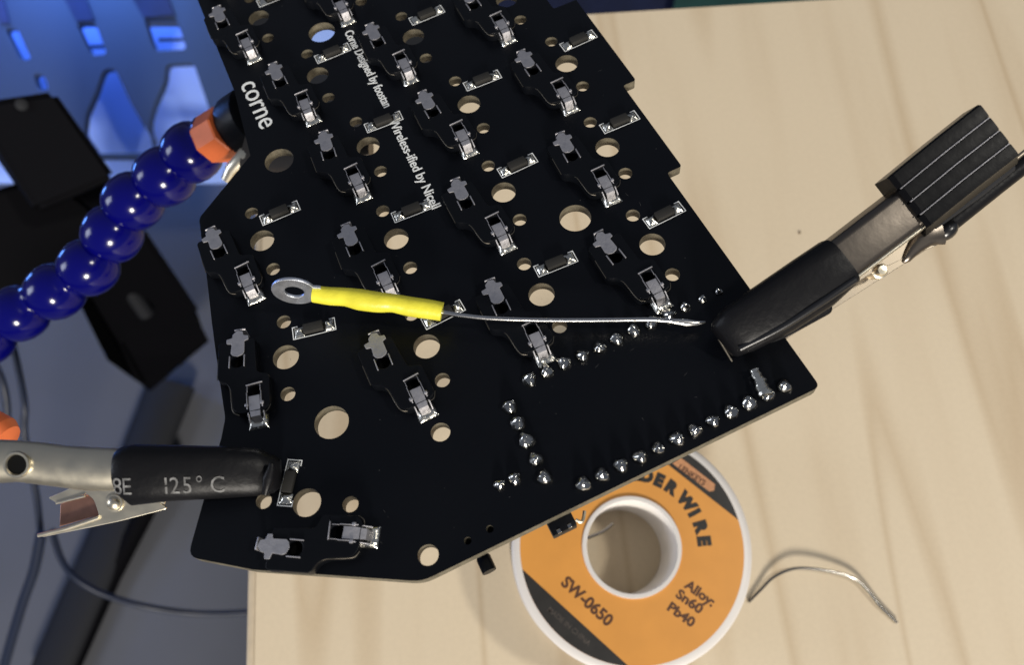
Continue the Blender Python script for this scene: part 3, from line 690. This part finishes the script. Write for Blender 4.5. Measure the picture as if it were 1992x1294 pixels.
# ------------------------------------------------------------------ black stand at the left
def hull(ptsA, ptsB, m, bev=0.0):
    bm = bmesh.new(); loft(bm, [ptsA, ptsB])
    if bev: bmesh.ops.bevel(bm, geom=list(bm.edges), offset=bev, segments=2, affect='EDGES')
    return bm_mesh(bm, m, 40)
stM = Matrix.Translation(D(345, 745, FLZ)); si = stM.inverted()
st = empty('black_stand', stM, 'black upright stand with a square head and round drum behind the blue arm', 'stand')
a = [si @ W(*p) for p in ((-40, 200, 346), (104, 182, 346), (122, 204, 390), (-20, 224, 390))]
b = [si @ W(*p) for p in ((200, 700, 560), (385, 600, 560), (415, 662, 610), (290, 770, 610))]
put('column', hull(a, b, 'stand', 3), st)
a = [si @ W(*p) for p in ((-60, 200, 300), (106, 176, 300), (226, 345, 310), (70, 410, 310))]
b = [si @ W(*p) for p in ((-60, 230, 345), (100, 205, 345), (215, 350, 350), (70, 420, 350))]
put('head', hull(a, b, 'stand', 2), st)
put('head_screw', lathe([(2.2, -.5), (2.2, .3), (1.6, .8), (0.2, 1)], 'legm', 16), st, si @ aim(W(42, 203, 299.5), CAM - W(42, 203, 300), 0))
put('drum', lathe([(0, -14), (25, -14), (27, -12), (27, 10), (25, 12), (8, 12.5), (0, 12.5)], 'stand', 48), st, si @ aim(W(66, 486, 345), CAM - W(66, 486, 345) + Vector((60, 0, 0)), 0))
bm = bmesh.new(); add_tube(bm, [si @ W(235, 540, 505), si @ W(285, 610, 530)], 5, 12); put('pale_stripe', bm_mesh(bm, 'legm'), st)
bm = bmesh.new(); p0, p1, p2 = (si @ D(x, y, FLZ + 12) for x, y in ((335, 745), (250, 960), (90, 1330)))
add_tube(bm, [p0, p1, p2], [(19, 8), (17, 8), (15, 8)], 12); put('foot_leg', bm_mesh(bm, 'legm', 60), st)
o = put('thin_leg', tube_mesh([si @ D(330, 900, FLZ + 14), si @ D(215, 1120, FLZ + 8), si @ D(120, 1330, FLZ + 8)], (8), 'stand', 10), st)

# ------------------------------------------------------------------ cables
def cable(pts, r, label):
    w_ = spline([W(*p) for p in pts], 6); base = w_[0].copy()
    o = put('cable', tube_mesh([q - base for q in w_], r, 'cable', 10), None, Matrix.Translation(base))
    tag(o, label, 'cable', None)
cable([(80, 1040, 420), (66, 1110, 430), (42, 1180, 440), (10, 1290, 460), (0, 1340, 470)], 2.6, 'thick dark cable curving down to the bottom left corner under the bare metal clip')
cable([(100, 1030, 430), (120, 1090, 430), (150, 1128, 430), (210, 1160, 435), (290, 1182, 440), (380, 1194, 450), (470, 1193, 455), (560, 1186, 460)], 1.7, 'thin dark cable sweeping right beneath the desk edge at the lower left')
cable([(20, 650, 420), (36, 720, 420), (48, 790, 420), (48, 850, 425), (70, 960, 430), (80, 1050, 430)], 1.7, 'thin dark cable hanging straight below the blue arm')
cable([(-20, 690, 400), (4, 740, 400), (14, 800, 405), (10, 860, 410)], 1.7, 'short stretch of dark cable at the left picture edge under the blue arm')

# ------------------------------------------------------------------ slotted panel, top left
pd = 520.0
mx, kp = cframe(230, 150, 1230, 150, pd)
pn = empty('slotted_chair_back', mx, 'blue lit moulded slotted chair back in the upper left corner', 'chair')
G = lambda x, y: Vector(((x - 230) * kp, -(y - 150) * kp))
slots = [[(15, 58), (38, 58), (66, 118), (46, 120)], [(154, 50), (190, 50), (212, 107), (182, 110)], [(284, 38), (346, 38), (366, 98), (306, 101)],
         [(70, 146), (90, 148), (100, 176), (80, 178)],
         [(206, 138), (228, 136), (262, 210), (300, 272), (300, 298), (195, 300), (168, 262), (172, 225), (190, 185)],
         [(328, 128), (380, 126), (405, 200), (420, 245), (440, 300), (305, 296), (294, 245), (303, 210), (325, 160)]]
out = rounded([(-200, -70), (520, -70), (520, 310), (140, 310), (100, 288), (-200, 300)], 20, 4)
put('slotted_shell', plate([G(p[0], p[1]) for p in out], [rounded([G(*p) for p in s], 3, 4) for s in slots], -3, 3, 'panel', 0.5), pn)
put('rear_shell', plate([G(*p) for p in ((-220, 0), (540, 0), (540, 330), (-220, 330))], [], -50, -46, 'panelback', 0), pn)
for x0, y0, x1 in ((160, 80, 200), (296, 66, 360)):
    put('crossbar', tube_mesh([Vector(G(x0, y0)).to_3d() + Vector((0, 0, -10)), Vector(G(x1, y0 - 1)).to_3d() + Vector((0, 0, -10))], 1.2, 'panel', 8), pn)
for s in ([(0, -60), (-30, -60), (10, 50), (26, 50)], [(100, -60), (150, -60), (190, 44), (155, 46)], [(230, -60), (310, -60), (345, 34), (284, 38)]):
    put('dark_recess_strip', plate([G(*p) for p in s], [], 3.05, 4.2, 'navy', 0.2), pn)  # raised navy strips paint the shade of recesses above the slots

# things behind the desk's far edge
q = [W(x, y, 420) for x, y in ((930, -60), (1320, -60), (1330, 60), (930, 80))]
o = put('navy_cloth', hull([p for p in q], [p + Vector((0, 0, -6)) for p in q], 'navy', 1)); tag(o, 'dark navy cloth beyond the far edge of the desk', 'cloth')
q = [W(x, y, 412) for x, y in ((1312, 4), (1325, -60), (1900, -60), (1900, 40), (1300, 40))]
o = put('green_cloth', hull([p for p in q], [p + Vector((0, 0, -6)) for p in q], 'green', 1)); tag(o, 'dark green cloth beyond the far edge of the desk', 'cloth')
